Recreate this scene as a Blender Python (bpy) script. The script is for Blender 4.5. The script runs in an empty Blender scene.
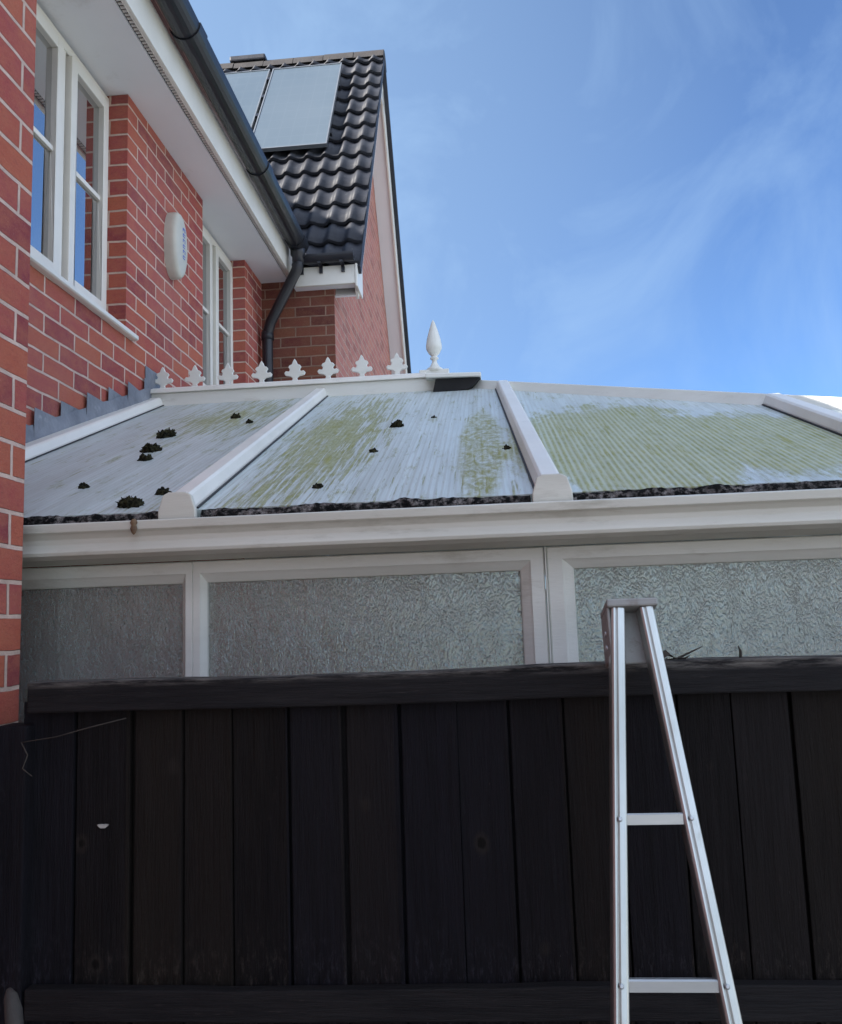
import bpy, bmesh, math, random
from mathutils import Vector, Matrix
from math import sin, cos, tan, radians, pi, atan2, hypot
random.seed(11)
S = bpy.context.scene
COL = S.collection

# ------------------------------------------------------------------ mesh helpers
class MB:
    def __init__(s): s.v=[]; s.f=[]; s.m=[]; s.smooth=[]
    def add(s, vs, fs, mi=0, sm=False):
        o=len(s.v); s.v+= [tuple(v) for v in vs]
        for f in fs: s.f.append([i+o for i in f]); s.m.append(mi); s.smooth.append(sm)
    def box(s, a, b, mi=0):
        x0,y0,z0=[min(p,q) for p,q in zip(a,b)]; x1,y1,z1=[max(p,q) for p,q in zip(a,b)]
        s.add([(x0,y0,z0),(x1,y0,z0),(x1,y1,z0),(x0,y1,z0),(x0,y0,z1),(x1,y0,z1),(x1,y1,z1),(x0,y1,z1)],
              [(0,3,2,1),(4,5,6,7),(0,1,5,4),(1,2,6,5),(2,3,7,6),(3,0,4,7)],mi)
    def prism(s, prof, o, u, v, w, mi=0, sm=False):
        """closed profile [(a,b)] placed at o + a*u + b*v, swept along vector w"""
        o,u,v,w=map(Vector,(o,u,v,w)); n=len(prof)
        p=[o+u*a+v*b for a,b in prof]; q=[x+w for x in p]
        s.add(p+q,[(i,(i+1)%n,(i+1)%n+n,i+n) for i in range(n)],mi,sm)
        s.add(p,[list(range(n))[::-1]],mi); s.add(q,[list(range(n))],mi)
    def beam(s, a, b, w, h, up=(0,0,1), mi=0, taper=1.0):
        """bar from a to b; w across, h along up, underside on the line a-b"""
        a,b=Vector(a),Vector(b); d=(b-a).normalized(); sd=d.cross(Vector(up)).normalized(); up=sd.cross(d)
        s.prism([(-w/2,0),(w/2,0),(w/2*taper,h),(-w/2*taper,h)],a,sd,up,b-a,mi)
    def tube(s, pts, r, n=14, mi=0, cap=True):
        pts=[Vector(p) for p in pts]; rs=r if isinstance(r,(list,tuple)) else [r]*len(pts)
        rings=[]; side=None
        for i,p in enumerate(pts):
            d=((pts[min(i+1,len(pts)-1)]-pts[max(i-1,0)])).normalized()
            if side is None:
                side=d.orthogonal().normalized()
            side=(side-d*side.dot(d)).normalized(); up=d.cross(side)
            rings.append([p+(side*cos(2*pi*k/n)+up*sin(2*pi*k/n))*rs[i] for k in range(n)])
        vs=[x for rg in rings for x in rg]; fs=[]
        for i in range(len(rings)-1):
            for k in range(n): fs.append((i*n+k,i*n+(k+1)%n,(i+1)*n+(k+1)%n,(i+1)*n+k))
        s.add(vs,fs,mi,True)
        if cap:
            s.add(rings[0],[list(range(n))[::-1]],mi); s.add(rings[-1],[list(range(n))],mi)
    def lathe(s, prof, c, n=20, mi=0, sx=1, sy=1):
        vs=[];fs=[]
        for r,z in prof:
            for k in range(n): vs.append((c[0]+r*sx*cos(2*pi*k/n),c[1]+r*sy*sin(2*pi*k/n),c[2]+z))
        for i in range(len(prof)-1):
            for k in range(n): fs.append((i*n+k,i*n+(k+1)%n,(i+1)*n+(k+1)%n,(i+1)*n+k))
        s.add(vs,fs,mi,True)
        s.add(vs[:n],[list(range(n))[::-1]],mi); s.add(vs[-n:],[list(range(n))],mi)
    def build(s, name, mats, parent=None, bevel=0, fix=True):
        me=bpy.data.meshes.new(name); me.from_pydata(s.v,[],s.f)
        if not isinstance(mats,(list,tuple)): mats=[mats]
        for m in mats: me.materials.append(m)
        for p,mi,sm in zip(me.polygons,s.m,s.smooth): p.material_index=mi; p.use_smooth=sm
        bm=bmesh.new(); bm.from_mesh(me)
        bmesh.ops.remove_doubles(bm,verts=bm.verts,dist=1e-5)
        if fix: bmesh.ops.recalc_face_normals(bm,faces=bm.faces)
        bm.to_mesh(me); bm.free()
        uv=me.uv_layers.new(name='UVMap')
        for p in me.polygons:
            n=p.normal; ax=max(range(3),key=lambda i:abs(n[i]))
            for li in p.loop_indices:
                c=me.vertices[me.loops[li].vertex_index].co
                uv.data[li].uv=(c.y,c.z) if ax==0 else ((c.x,c.z) if ax==1 else (c.x,c.y))
        o=bpy.data.objects.new(name,me); COL.objects.link(o)
        if parent: o.parent=parent
        if bevel:
            b=o.modifiers.new('bevel','BEVEL'); b.width=bevel; b.segments=2; b.limit_method='ANGLE'; b.angle_limit=radians(35)
        return o

def tag(o,label=None,cat=None,group=None,kind=None):
    if label: o['label']=label
    if cat: o['category']=cat
    if group: o['group']=group
    if kind: o['kind']=kind
    return o
def thing(name,label,cat,group=None):
    o=bpy.data.objects.new(name,None); COL.objects.link(o); o.empty_display_size=.1
    return tag(o,label,cat,group)

# ------------------------------------------------------------------ materials
class NT:
    def __init__(s,name):
        s.m=bpy.data.materials.new(name); s.m.use_nodes=True; s.t=s.m.node_tree
        s.b=s.t.nodes['Principled BSDF']; s.out=s.t.nodes['Material Output']
    def n(s,ty,**kw):
        x=s.t.nodes.new(ty)
        for k,v in kw.items():
            if k.startswith('_'): setattr(x,k[1:],v)
            else: x.inputs[k.replace('__',' ')].default_value=v
        return x
    def l(s,a,b): s.t.links.new(a,b)
    def math(s,op,a,b=None,clamp=False):
        x=s.t.nodes.new('ShaderNodeMath'); x.operation=op; x.use_clamp=clamp
        for i,q in enumerate((a,b)):
            if q is None: continue
            if isinstance(q,(int,float)): x.inputs[i].default_value=q
            else: s.l(q,x.inputs[i])
        return x.outputs[0]
    def mix(s,fac,a,b,blend='MIX'):
        x=s.t.nodes.new('ShaderNodeMix'); x.data_type='RGBA'; x.blend_type=blend
        for i,q in ((0,fac),(6,a),(7,b)):
            if isinstance(q,(int,float)): x.inputs[i].default_value=q
            elif isinstance(q,tuple): x.inputs[i].default_value=q if len(q)==4 else (*q,1)
            else: s.l(q,x.inputs[i])
        return x.outputs[2]
    def ramp(s,fac,a,b):
        x=s.t.nodes.new('ShaderNodeMapRange'); x.clamp=True
        s.l(fac,x.inputs[0]); x.inputs[1].default_value=a; x.inputs[2].default_value=b
        return x.outputs[0]
    def noise(s,scale,stretch=(1,1,1),detail=4,rough=.55,loc=(0,0,0),src=None):
        g=src or s.n('ShaderNodeNewGeometry').outputs['Position']
        mp=s.n('ShaderNodeMapping'); mp.inputs['Scale'].default_value=stretch; mp.inputs['Location'].default_value=loc
        s.l(g,mp.inputs[0])
        x=s.n('ShaderNodeTexNoise',Scale=scale,Detail=detail,Roughness=rough); s.l(mp.outputs[0],x.inputs['Vector'])
        return x.outputs['Fac']
    def bump(s,h,dist=.002,strength=1,normal=None):
        b=s.n('ShaderNodeBump',Strength=strength,Distance=dist); s.l(h,b.inputs['Height'])
        if normal is not None: s.l(normal,b.inputs['Normal'])
        s.l(b.outputs[0],s.b.inputs['Normal']); return b.outputs[0]

def simple(name,c1,c2=None,rough=.5,scale=6,stretch=(1,1,1),metal=0,bump=0,bscale=60,lo=.35,hi=.68,spec=.5,grime=None):
    k=NT(name); k.b.inputs['Roughness'].default_value=rough; k.b.inputs['Metallic'].default_value=metal
    k.b.inputs['Specular IOR Level'].default_value=spec
    if c2 is None: c2=tuple(x*.82 for x in c1)
    f=k.ramp(k.noise(scale,stretch,6,.62),lo,hi)
    c=k.mix(f,c1,c2)
    if grime:
        g=k.ramp(k.noise(grime[1],grime[2],8,.7,loc=(3,1,7)),grime[3],grime[4]); c=k.mix(g,c,grime[0])
    k.l(c,k.b.inputs['Base Color'])
    r=k.math('ADD',k.math('MULTIPLY',k.noise(scale*3),.25),rough-.12); k.l(r,k.b.inputs['Roughness'])
    if bump: k.bump(k.noise(bscale,stretch,5),bump)
    return k.m

def brick_mat(name,c1,c2,mortar,tintscale=1.7):
    k=NT(name); uv=k.n('ShaderNodeUVMap'); uv.uv_map='UVMap'
    # slightly wander the mortar lines
    nz=k.n('ShaderNodeTexNoise',Scale=9,Detail=3); k.l(uv.outputs[0],nz.inputs['Vector'])
    sub=k.n('ShaderNodeVectorMath',_operation='SUBTRACT'); k.l(nz.outputs['Color'],sub.inputs[0]); sub.inputs[1].default_value=(.5,.5,.5)
    mul=k.n('ShaderNodeVectorMath',_operation='SCALE'); k.l(sub.outputs[0],mul.inputs[0]); mul.inputs['Scale'].default_value=.009
    add=k.n('ShaderNodeVectorMath',_operation='ADD'); k.l(uv.outputs[0],add.inputs[0]); k.l(mul.outputs[0],add.inputs[1])
    br=k.n('ShaderNodeTexBrick',Scale=1); br.inputs['Brick Width'].default_value=.225; br.inputs['Row Height'].default_value=.075
    br.inputs['Mortar Size'].default_value=.0055; br.inputs['Mortar Smooth'].default_value=.25
    br.inputs['Color1'].default_value=(0,0,0,1); br.inputs['Color2'].default_value=(1,1,1,1); br.inputs['Mortar'].default_value=(.5,.5,.5,1); br.inputs['Bias'].default_value=0
    k.l(add.outputs[0],br.inputs['Vector'])
    col=k.mix(br.outputs['Color'],c1,c2); col=k.mix(k.math('MULTIPLY',k.ramp(br.outputs['Color'],.22,.10),.55),col,tuple(x*.55 for x in c1)); col=k.mix(k.math('MULTIPLY',k.ramp(br.outputs['Color'],.80,.92),.22),col,(c2[0]*1.15,c2[1]*1.35,c2[2]*.95))
    # fired colour drifting inside bricks, sand creases, smears
    f=k.ramp(k.noise(tintscale*7,(1,1,1.6),5,.7),.38,.66); col=k.mix(k.math('MULTIPLY',f,.55),col,(c2[0]*1.08,c2[1]*1.45,c2[2]*1.25))
    f=k.ramp(k.noise(60,(1,1,2.5),5,.7),.52,.72); col=k.mix(k.math('MULTIPLY',f,.35),col,(c1[0]*.55,c1[1]*.5,c1[2]*.55))
    mc=k.mix(k.ramp(k.noise(14,detail=6),.35,.7),mortar,tuple(x*.72 for x in mortar))
    col=k.mix(br.outputs['Fac'],col,mc)
    f=k.ramp(k.noise(190,(1,1,1),4,.8,loc=(1,5,2)),.56,.74); col=k.mix(k.math('MULTIPLY',f,.40),col,(.52,.34,.27))
    f=k.ramp(k.noise(150,(1,1,1),4,.8,loc=(6,5,2)),.60,.75); col=k.mix(k.math('MULTIPLY',f,.5),col,(.09,.03,.03))
    f=k.ramp(k.noise(1.3,(1,1,.5),6,.6,loc=(4,2,1)),.5,.8); col=k.mix(k.math('MULTIPLY',f,.16),col,(.5,.43,.38))
    k.l(col,k.b.inputs['Base Color']); k.b.inputs['Roughness'].default_value=.88; k.b.inputs['Specular IOR Level'].default_value=.25
    h=k.math('ADD',k.math('MULTIPLY',br.outputs['Fac'],-1),k.math('MULTIPLY',k.noise(110,detail=6,rough=.8),.55))
    k.bump(h,.009)
    return k.m

M={}
M['brick']=brick_mat('red_brick',(.365,.076,.088),(.45,.112,.074),(.74,.55,.46))
M['brick_shaded']=brick_mat('shaded_brown_brick',(.17,.048,.040),(.22,.075,.050),(.34,.23,.17))  # shade on the wing front is put into this darker brick colour
M['upvc']=simple('white_upvc',(.82,.80,.74),(.73,.71,.65),.38,3,grime=((.45,.43,.37),5,(1,1,.4),.60,.85))
M['upvc_grey']=simple('weathered_upvc',(.75,.755,.70),(.68,.68,.625),.42,4,(.6,1,3),grime=((.40,.375,.31),7,(.5,1,2),.60,.86),bump=.0006)
M['gutter']=simple('cream_gutter',(.62,.61,.545),(.54,.53,.465),.42,4,(.5,1,3),grime=((.33,.31,.25),8,(.45,1,2),.55,.80),bump=.0006)
M['soffit']=simple('painted_soffit',(.84,.85,.87),(.78,.79,.81),.55,1.2,grime=((.55,.54,.52),3,(1,1,1),.62,.9))
M['frame']=simple('window_frame_cream',(.80,.77,.70),(.72,.69,.62),.4,4)
M['black_plastic']=simple('black_gutter_plastic',(.012,.013,.018),(.020,.021,.027),.38,5,grime=((.06,.06,.06),9,(1,.3,1),.6,.85))
M['tile']=simple('dark_roof_tile',(.022,.024,.033),(.046,.049,.060),.55,4,spec=.32,grime=((.15,.15,.14),22,(1,1,1),.62,.8),bump=.002,bscale=70)
M['ridge_tile']=simple('ridge_tile_brown',(.024,.021,.021),(.045,.039,.036),.75,9,grime=((.05,.05,.05),26,(1,1,1),.55,.72),bump=.004)
M['lead']=simple('lead_sheet',(.15,.165,.195),(.25,.27,.305),.55,7,bump=.006,bscale=25,grime=((.42,.43,.45),14,(1,1,1),.6,.85))
M['black']=simple('black_foam',(.012,.012,.013),(.02,.02,.02),.9)
M['rubber']=simple('dark_gasket',(.03,.03,.032),None,.6)
M['alu']=simple('ladder_aluminium',(.60,.635,.615),(.47,.505,.475),.33,12,(1,1,.12),metal=.85,grime=((.42,.42,.38),30,(1,1,.25),.58,.8))
M['rung']=simple('rung_aluminium',(.56,.585,.60),(.45,.475,.49),.4,14,(.2,1,1),metal=.8)
M['cap']=simple('grey_plastic_cap',(.30,.30,.29),(.23,.23,.22),.55,15,grime=((.14,.10,.08),25,(1,1,1),.55,.75))
M['twig']=simple('dry_twig',(.03,.024,.02),(.06,.05,.04),.9,40)
M['tan']=simple('tan_snail_shell',(.20,.13,.07),(.10,.06,.035),.7,60)
M['stick']=simple('weathered_grey_timber',(.060,.052,.045),(.03,.027,.025),.85,12,(1,1,.15),bump=.003)
M['knothole']=simple('knothole_light',(.42,.40,.37),(.28,.27,.25),.8,60)
M['lawn']=simple('lawn_grass',(.045,.085,.02),(.08,.10,.03),.95,2.2,bump=.03,bscale=30)
M['bounce_gravel']=simple('pale_bounce_gravel',(.54,.525,.49),(.45,.44,.41),.95,40,bump=.01)
M['paving']=simple('patio_concrete',(.34,.325,.295),(.26,.25,.225),.9,3,bump=.004)
M['floor']=simple('room_floor_tile',(.30,.27,.24),(.24,.22,.2),.5,3)

# black stained fence boards
k=NT('black_stained_wood'); k.b.inputs['Specular IOR Level'].default_value=.15
g=k.noise(9,(6,6,.55),8,.72)
gx=k.n('ShaderNodeNewGeometry'); sx_=k.n('ShaderNodeSeparateXYZ'); k.l(gx.outputs['Position'],sx_.inputs[0])
wn=k.n('ShaderNodeTexWhiteNoise',_noise_dimensions='1D'); k.l(k.math('FLOOR',k.math('DIVIDE',k.math('ADD',sx_.outputs[0],.945),.106)),wn.inputs['W'])

c=k.mix(k.ramp(g,.35,.7),(.0025,.0023,.0030),(.0088,.0080,.0096))
c=k.mix(k.math('MULTIPLY',k.ramp(k.noise(2.3,(2,2,.4),5,.6,loc=(2,0,1)),.48,.75),.7),c,(.0105,.0085,.006))
c=k.mix(k.math('MULTIPLY',k.ramp(k.noise(46,(5,5,.35),4,.8,loc=(7,3,1)),.66,.82),.5),c,(.05,.044,.04))
c=k.mix(k.math('MULTIPLY',wn.outputs['Value'],.75),c,k.mix(.5,c,(.019,.016,.0135)))
c=k.mix(k.math('MULTIPLY',k.ramp(k.noise(26,(2,2,1),6,.8,loc=(3,0,0)),.60,.78),.5),c,(.036,.032,.029))
low=k.math('MULTIPLY',k.ramp(sx_.outputs[2],1.36,1.24),k.ramp(k.noise(60,(2,2,.6),6,.8,loc=(9,0,0)),.52,.68)); c=k.mix(k.math('MULTIPLY',low,.5),c,(.085,.078,.072))
w2=k.n('ShaderNodeTexWhiteNoise',_noise_dimensions='1D'); k.l(k.math('ADD',k.math('FLOOR',k.math('DIVIDE',k.math('ADD',sx_.outputs[0],.945),.106)),33.5),w2.inputs['W'])
c=k.mix(1.0,c,k.mix(w2.outputs['Value'],(1.25,1.08,.82),(.80,.86,1.25)),'MULTIPLY')
kv=k.n('ShaderNodeTexVoronoi',Scale=5.5,Randomness=1); km=k.n('ShaderNodeMapping'); km.inputs['Scale'].default_value=(1,1,.75); k.l(gx.outputs['Position'],km.inputs[0]); k.l(km.outputs[0],kv.inputs['Vector'])
kd=k.math('ADD',kv.outputs['Distance'],k.math('MULTIPLY',k.noise(25,detail=3),.06))
c=k.mix(k.math('MULTIPLY',k.ramp(kd,.125,.085),.6),c,(.026,.021,.018)); c=k.mix(k.ramp(kd,.078,.060),c,(.003,.0025,.002))
c=k.mix(k.ramp(k.noise(150,(3,3,.8),3,.8,loc=(2,2,5)),.72,.76),c,(.11,.10,.095))
k.l(c,k.b.inputs['Base Color']); k.b.inputs['Roughness'].default_value=.66
k.bump(k.math('ADD',k.noise(30,(4,4,.25),6,.75),k.noise(7,(3,3,.3),4)),.006); M['fence']=k.m
k=NT('fence_top_timber'); k.b.inputs['Roughness'].default_value=.75; k.b.inputs['Specular IOR Level'].default_value=.25
g=k.noise(11,(.5,6,6),8,.72); c=k.mix(k.ramp(g,.38,.72),(.0050,.0045,.0055),(.016,.014,.0145))
c=k.mix(k.math('MULTIPLY',k.ramp(k.noise(40,(.35,5,5),4,.8,loc=(7,3,1)),.62,.8),.6),c,(.085,.072,.063))
gz=k.n('ShaderNodeNewGeometry'); sz=k.n('ShaderNodeSeparateXYZ'); k.l(gz.outputs['Position'],sz.inputs[0])
c=k.mix(k.math('MULTIPLY',k.math('MULTIPLY',k.ramp(sz.outputs[2],1.803,1.815),k.ramp(k.noise(18,(.5,4,4),6,.75,loc=(1,1,1)),.42,.6)),.8),c,(.17,.155,.14))
k.l(c,k.b.inputs['Base Color']); k.bump(k.noise(30,(.25,4,4),6,.7),.004); M['fence_rail']=k.m

# dark window glass
k=NT('window_glass'); k.b.inputs['Base Color'].default_value=(.020,.024,.028,1); k.b.inputs['Roughness'].default_value=.02
k.b.inputs['IOR'].default_value=8.0; k.bump(k.noise(2.2,detail=1),.0012); M['glass']=k.m
# obscured conservatory glass
k=NT('obscured_glass'); k.b.inputs['Base Color'].default_value=(.90,.90,.83,1); k.b.inputs['Roughness'].default_value=.22
k.b.inputs['Transmission Weight'].default_value=.77; k.b.inputs['IOR'].default_value=1.45
v=k.n('ShaderNodeTexVoronoi',Scale=250,_feature='SMOOTH_F1',Randomness=1); gp=k.n('ShaderNodeNewGeometry')
mp=k.n('ShaderNodeMapping'); mp.inputs['Scale'].default_value=(1,1,.5); k.l(gp.outputs['Position'],mp.inputs[0])
wob=k.n('ShaderNodeTexNoise',Scale=22,Detail=3); k.l(mp.outputs[0],wob.inputs['Vector'])
ad=k.n('ShaderNodeVectorMath',_operation='MULTIPLY_ADD'); k.l(wob.outputs['Color'],ad.inputs[0]); ad.inputs[1].default_value=(.05,.05,.05); k.l(mp.outputs[0],ad.inputs[2])
k.l(ad.outputs[0],v.inputs['Vector'])
k.bump(k.math('ADD',v.outputs['Distance'],k.math('MULTIPLY',k.noise(24,(1,1,.45),4,.6),2.2)),.0030,1); M['obscure']=k.m
# solar panel
k=NT('solar_glass'); k.b.inputs['Roughness'].default_value=.28; k.b.inputs['IOR'].default_value=1.9
f=k.ramp(k.noise(1.5),.3,.7); gp=k.n('ShaderNodeNewGeometry'); sx=k.n('ShaderNodeSeparateXYZ'); k.l(gp.outputs['Position'],sx.inputs[0])
gl=k.math('MAXIMUM',k.ramp(k.math('SINE',k.math('MULTIPLY',sx.outputs[0],2*pi/.113)),.975,.995),k.ramp(k.math('SINE',k.math('MULTIPLY',sx.outputs[2],2*pi/.137)),.975,.995))
cc=k.mix(f,(.075,.10,.12),(.09,.115,.135)); cc=k.mix(k.math('MULTIPLY',gl,.10),cc,(.22,.25,.27)); k.l(cc,k.b.inputs['Base Color']); M['solar']=k.m
M['solar_frame']=simple('silver_frame',(.26,.28,.30),None,.4,8,metal=.6)

# polycarbonate roof sheet with dirt and algae
def poly_mat():
    k=NT('polycarbonate_sheet'); gp=k.n('ShaderNodeNewGeometry'); sx=k.n('ShaderNodeSeparateXYZ'); k.l(gp.outputs['Position'],sx.inputs[0])
    X,Y=sx.outputs[0],sx.outputs[1]
    def blob(cx,cy,rx,ry):
        a=k.math('DIVIDE',k.math('SUBTRACT',X,cx),rx); b=k.math('DIVIDE',k.math('SUBTRACT',Y,cy),ry)
        return k.math('SUBTRACT',1,k.math('ADD',k.math('MULTIPLY',a,a),k.math('MULTIPLY',b,b)),True)
    base=k.mix(k.ramp(k.noise(5,(3,.5,1),7,.65),.32,.7),(.77,.865,.865),(.66,.745,.745))
    # fluted walls showing through
    st=k.ramp(k.math('SINE',k.math('MULTIPLY',X,2*pi/.016)),-.2,1)
    band=k.math('MULTIPLY',k.ramp(k.noise(2.6,(2.4,.3,0),2,.5,loc=(5.3,0,0)),.42,.66),.45)
    base=k.mix(k.math('MULTIPLY',st,k.math('ADD',band,.14)),base,(.56,.57,.56))
    # soot and rain dirt
    d=k.ramp(k.noise(46,(2.4,.14,0),6,.75),.54,.74); base=k.mix(k.math('MULTIPLY',d,.30),base,(.20,.19,.165))
    d=k.ramp(k.noise(150,(1,.5,0),3,.8),.63,.72); base=k.mix(k.math('MULTIPLY',d,.6),base,(.10,.10,.085))
    d=k.ramp(k.noise(11,(3.2,.11,0),6,.68,loc=(3,5,0)),.42,.74); base=k.mix(k.math('MULTIPLY',d,.52),base,(.37,.375,.32))
    # algae: broad growth on the right bay, streaks on the others
    fine=k.ramp(k.noise(58,(1.6,.45,0),6,.75,loc=(1,3,0)),.34,.60)
    rib=k.ramp(k.math('SINE',k.math('MULTIPLY',X,2*pi/.016)),-.8,.5)
    big=k.math('MAXIMUM',blob(.40,2.40,.40,.75),blob(.76,2.34,.34,.48))
    big=k.ramp(k.math('ADD',k.math('MULTIPLY',big,.95),k.math('MULTIPLY',k.math('SUBTRACT',k.noise(9,(1.9,.55,0),9,.78,loc=(2,2,0)),.5),2.6)),.12,.40)
    big=k.math('MULTIPLY',big,k.math('ADD',k.math('MULTIPLY',k.math('MULTIPLY',fine,rib),.5),.5))
    lef=k.math('MAXIMUM',blob(-.50,2.72,.22,1.15),k.math('MULTIPLY',blob(-1.02,3.3,.34,.60),.8))
    strk=k.noise(30,(2.6,.11,0),5,.7,loc=(.4,0,0))
    lef=k.math('MULTIPLY',k.ramp(k.math('ADD',k.math('MULTIPLY',lef,.55),k.math('MULTIPLY',k.math('SUBTRACT',strk,.5),2.6)),.24,.44),k.math('ADD',k.math('MULTIPLY',fine,.6),.4))
    nar=blob(-.015,2.45,.075,.70); nar=k.math('MULTIPLY',k.ramp(nar,0,.5),k.ramp(k.noise(44,(1.2,.6,0),6,.78,loc=(0,1,0)),.40,.60))
    al=k.math('ADD',k.math('ADD',big,lef),nar,True)
    gcol=k.mix(k.ramp(k.noise(20,detail=5),.35,.65),(.27,.275,.04),(.37,.36,.09))
    col=k.mix(k.math('MULTIPLY',al,.92),base,gcol)
    k.l(col,k.b.inputs['Base Color']); k.b.inputs['Roughness'].default_value=.42
    r=k.math('ADD',k.math('MULTIPLY',al,.35),.36); k.l(r,k.b.inputs['Roughness'])
    k.bump(k.math('ADD',k.math('MULTIPLY',st,.4),al),.0012)
    tr=k.n('ShaderNodeBsdfTranslucent',Color=(.85,.85,.80,1)); mx=k.n('ShaderNodeMixShader',Fac=.20)
    k.l(k.b.outputs[0],mx.inputs[1]); k.l(tr.outputs[0],mx.inputs[2]); k.l(mx.outputs[0],k.out.inputs[0])
    return k.m
M['poly']=poly_mat()
k=NT('black_moss'); c=k.mix(k.ramp(k.noise(70,detail=5),.4,.66),(.012,.012,.009),(.060,.055,.028)); k.l(c,k.b.inputs['Base Color'])
k.b.inputs['Roughness'].default_value=1; k.b.inputs['Specular IOR Level'].default_value=.1; k.bump(k.noise(160,detail=6),.006); M['moss']=k.m
k=NT('eave_moss_crust'); c=k.mix(k.ramp(k.noise(55,(1,1,1),6,.75),.47,.64),(.008,.008,.008),(.24,.215,.20))
c=k.mix(k.ramp(k.noise(6,detail=3),.5,.62),c,(.012,.012,.011)); k.l(c,k.b.inputs['Base Color'])
k.b.inputs['Roughness'].default_value=1; k.b.inputs['Specular IOR Level'].default_value=.1; k.bump(k.noise(120,detail=6),.008); M['crust']=k.m

# ------------------------------------------------------------------ setting
def sheet(name,x0,x1,y0,y1,z,m):
    b=MB(); b.add([(x0,y0,z),(x1,y0,z),(x1,y1,z),(x0,y1,z)],[(0,1,2,3)]); return tag(b.build(name,m),kind='structure')
sheet('lawn',-400,400,-400,400,-.06,M['lawn'])
sheet('bounce_gravel_side',2.3,30,-14,20,-.05,M['bounce_gravel']); sheet('bounce_gravel_back',-1.0,2.29,-12,-3.21,-.05,M['bounce_gravel'])  # unseen pale ground added to bounce sunlight onto the walls and soffit
b=MB(); b.box((-1,-3.2,-.055),(6,1.7,0)); tag(b.build('patio',M['paving']),kind='structure')

# ------------------------------------------------------------------ tile roofs
def tile_roof(name,o,u,v,n,W,L,gauge,pitch,m,parent,amp=.016,lip=.020,seg=6,side=False):
    """o eave corner, u along eave, v up the slope, n normal"""
    o,u,v,n=map(Vector,(o,u,v,n)); b=MB(); rows=int(round(L/gauge)); gauge=L/rows
    nx=int(W/pitch*seg)
    def prof(x):
        t=(x/pitch)%1
        return amp*(.5-.5*cos(2*pi*(t**1.6)))**1.15
    for r in range(rows):
        s0=r*gauge; s1=min((r+1)*gauge+.02,L)
        jx=random.uniform(-.006,.006); jl=random.uniform(-.007,.007)
        vs=[]
        for i in range(nx+1):
            x=W*i/nx; h=prof(x+jx+random.uniform(-.001,.001))
            tip=.012*max(0,(h/amp-.4)) # rolled tails hang slightly lower
            vs+= [o+u*x+v*(s0-tip+jl)+n*(h+lip-.022), o+u*x+v*(s0-tip+jl)+n*(h+lip+.004), o+u*x+v*s1+n*(h+.000)]
        fs=[];fl=[]
        for i in range(nx):
            a=3*i; c=3*(i+1); fl.append((a,c,c+1,a+1)); fs.append((a+1,c+1,c+2,a+2))
        b.add(vs,fs,0,True); b.add(vs,fl,0,False)
    # underlay board closing the plane
    b.prism([(0,-.03),(W,-.03),(W,-.012),(0,-.012)],o,u,n,v*L,0)
    return b.build(name,m,parent,fix=False)

# ------------------------------------------------------------------ main house
XW=-1.6; XR=-1.69; ZS=4.40
house=thing('brick_house','red brick house on the left with cream sash windows, white soffit and black gutter','house')
def wall_x(b,x,back,y0,y1,z0,z1,ops):
    ys=sorted({y0,y1,*[o[0] for o in ops],*[o[1] for o in ops]}); zs=sorted({z0,z1,*[o[2] for o in ops],*[o[3] for o in ops]})
    for i in range(len(ys)-1):
        for j in range(len(zs)-1):
            a,c,d,e=ys[i],ys[i+1],zs[j],zs[j+1]
            if any(o[0]<=a and c<=o[1] and o[2]<=d and e<=o[3] for o in ops): continue
            b.add([(x,a,d),(x,c,d),(x,c,e),(x,a,e)],[(0,1,2,3)]); b.add([(back,a,d),(back,a,e),(back,c,e),(back,c,d)],[(0,1,2,3)])
    for o in ops:
        a,c,d,e=o
        b.add([(x,a,d),(back,a,d),(back,a,e),(x,a,e)],[(0,1,2,3)]); b.add([(x,c,d),(x,c,e),(back,c,e),(back,c,d)],[(0,1,2,3)])
        b.add([(x,a,d),(x,c,d),(back,c,d),(back,a,d)],[(0,1,2,3)])
        if e<z1: b.add([(x,a,e),(back,a,e),(back,c,e),(x,c,e)],[(0,1,2,3)])
    b.add([(x,y0,z0),(back,y0,z0),(back,y0,z1),(x,y0,z1)],[(0,1,2,3)]); b.add([(x,y1,z0),(x,y1,z1),(back,y1,z1),(back,y1,z0)],[(0,1,2,3)])
WZ0=3.265
OPS=[(2.66,3.492,WZ0,ZS-.001),(4.50,5.332,WZ0,ZS-.001)]
b=MB(); wall_x(b,XW,XW-.28,1.75,5.748,0,ZS-.001,OPS); b.build('wall',M['brick'],house,fix=False)
b=MB(); XP=-1.026
b.box((XP-.9,-3.4,0),(XP,1.742,3.93)); b.build('side_wall',M['brick'],house,bevel=.004)
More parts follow.
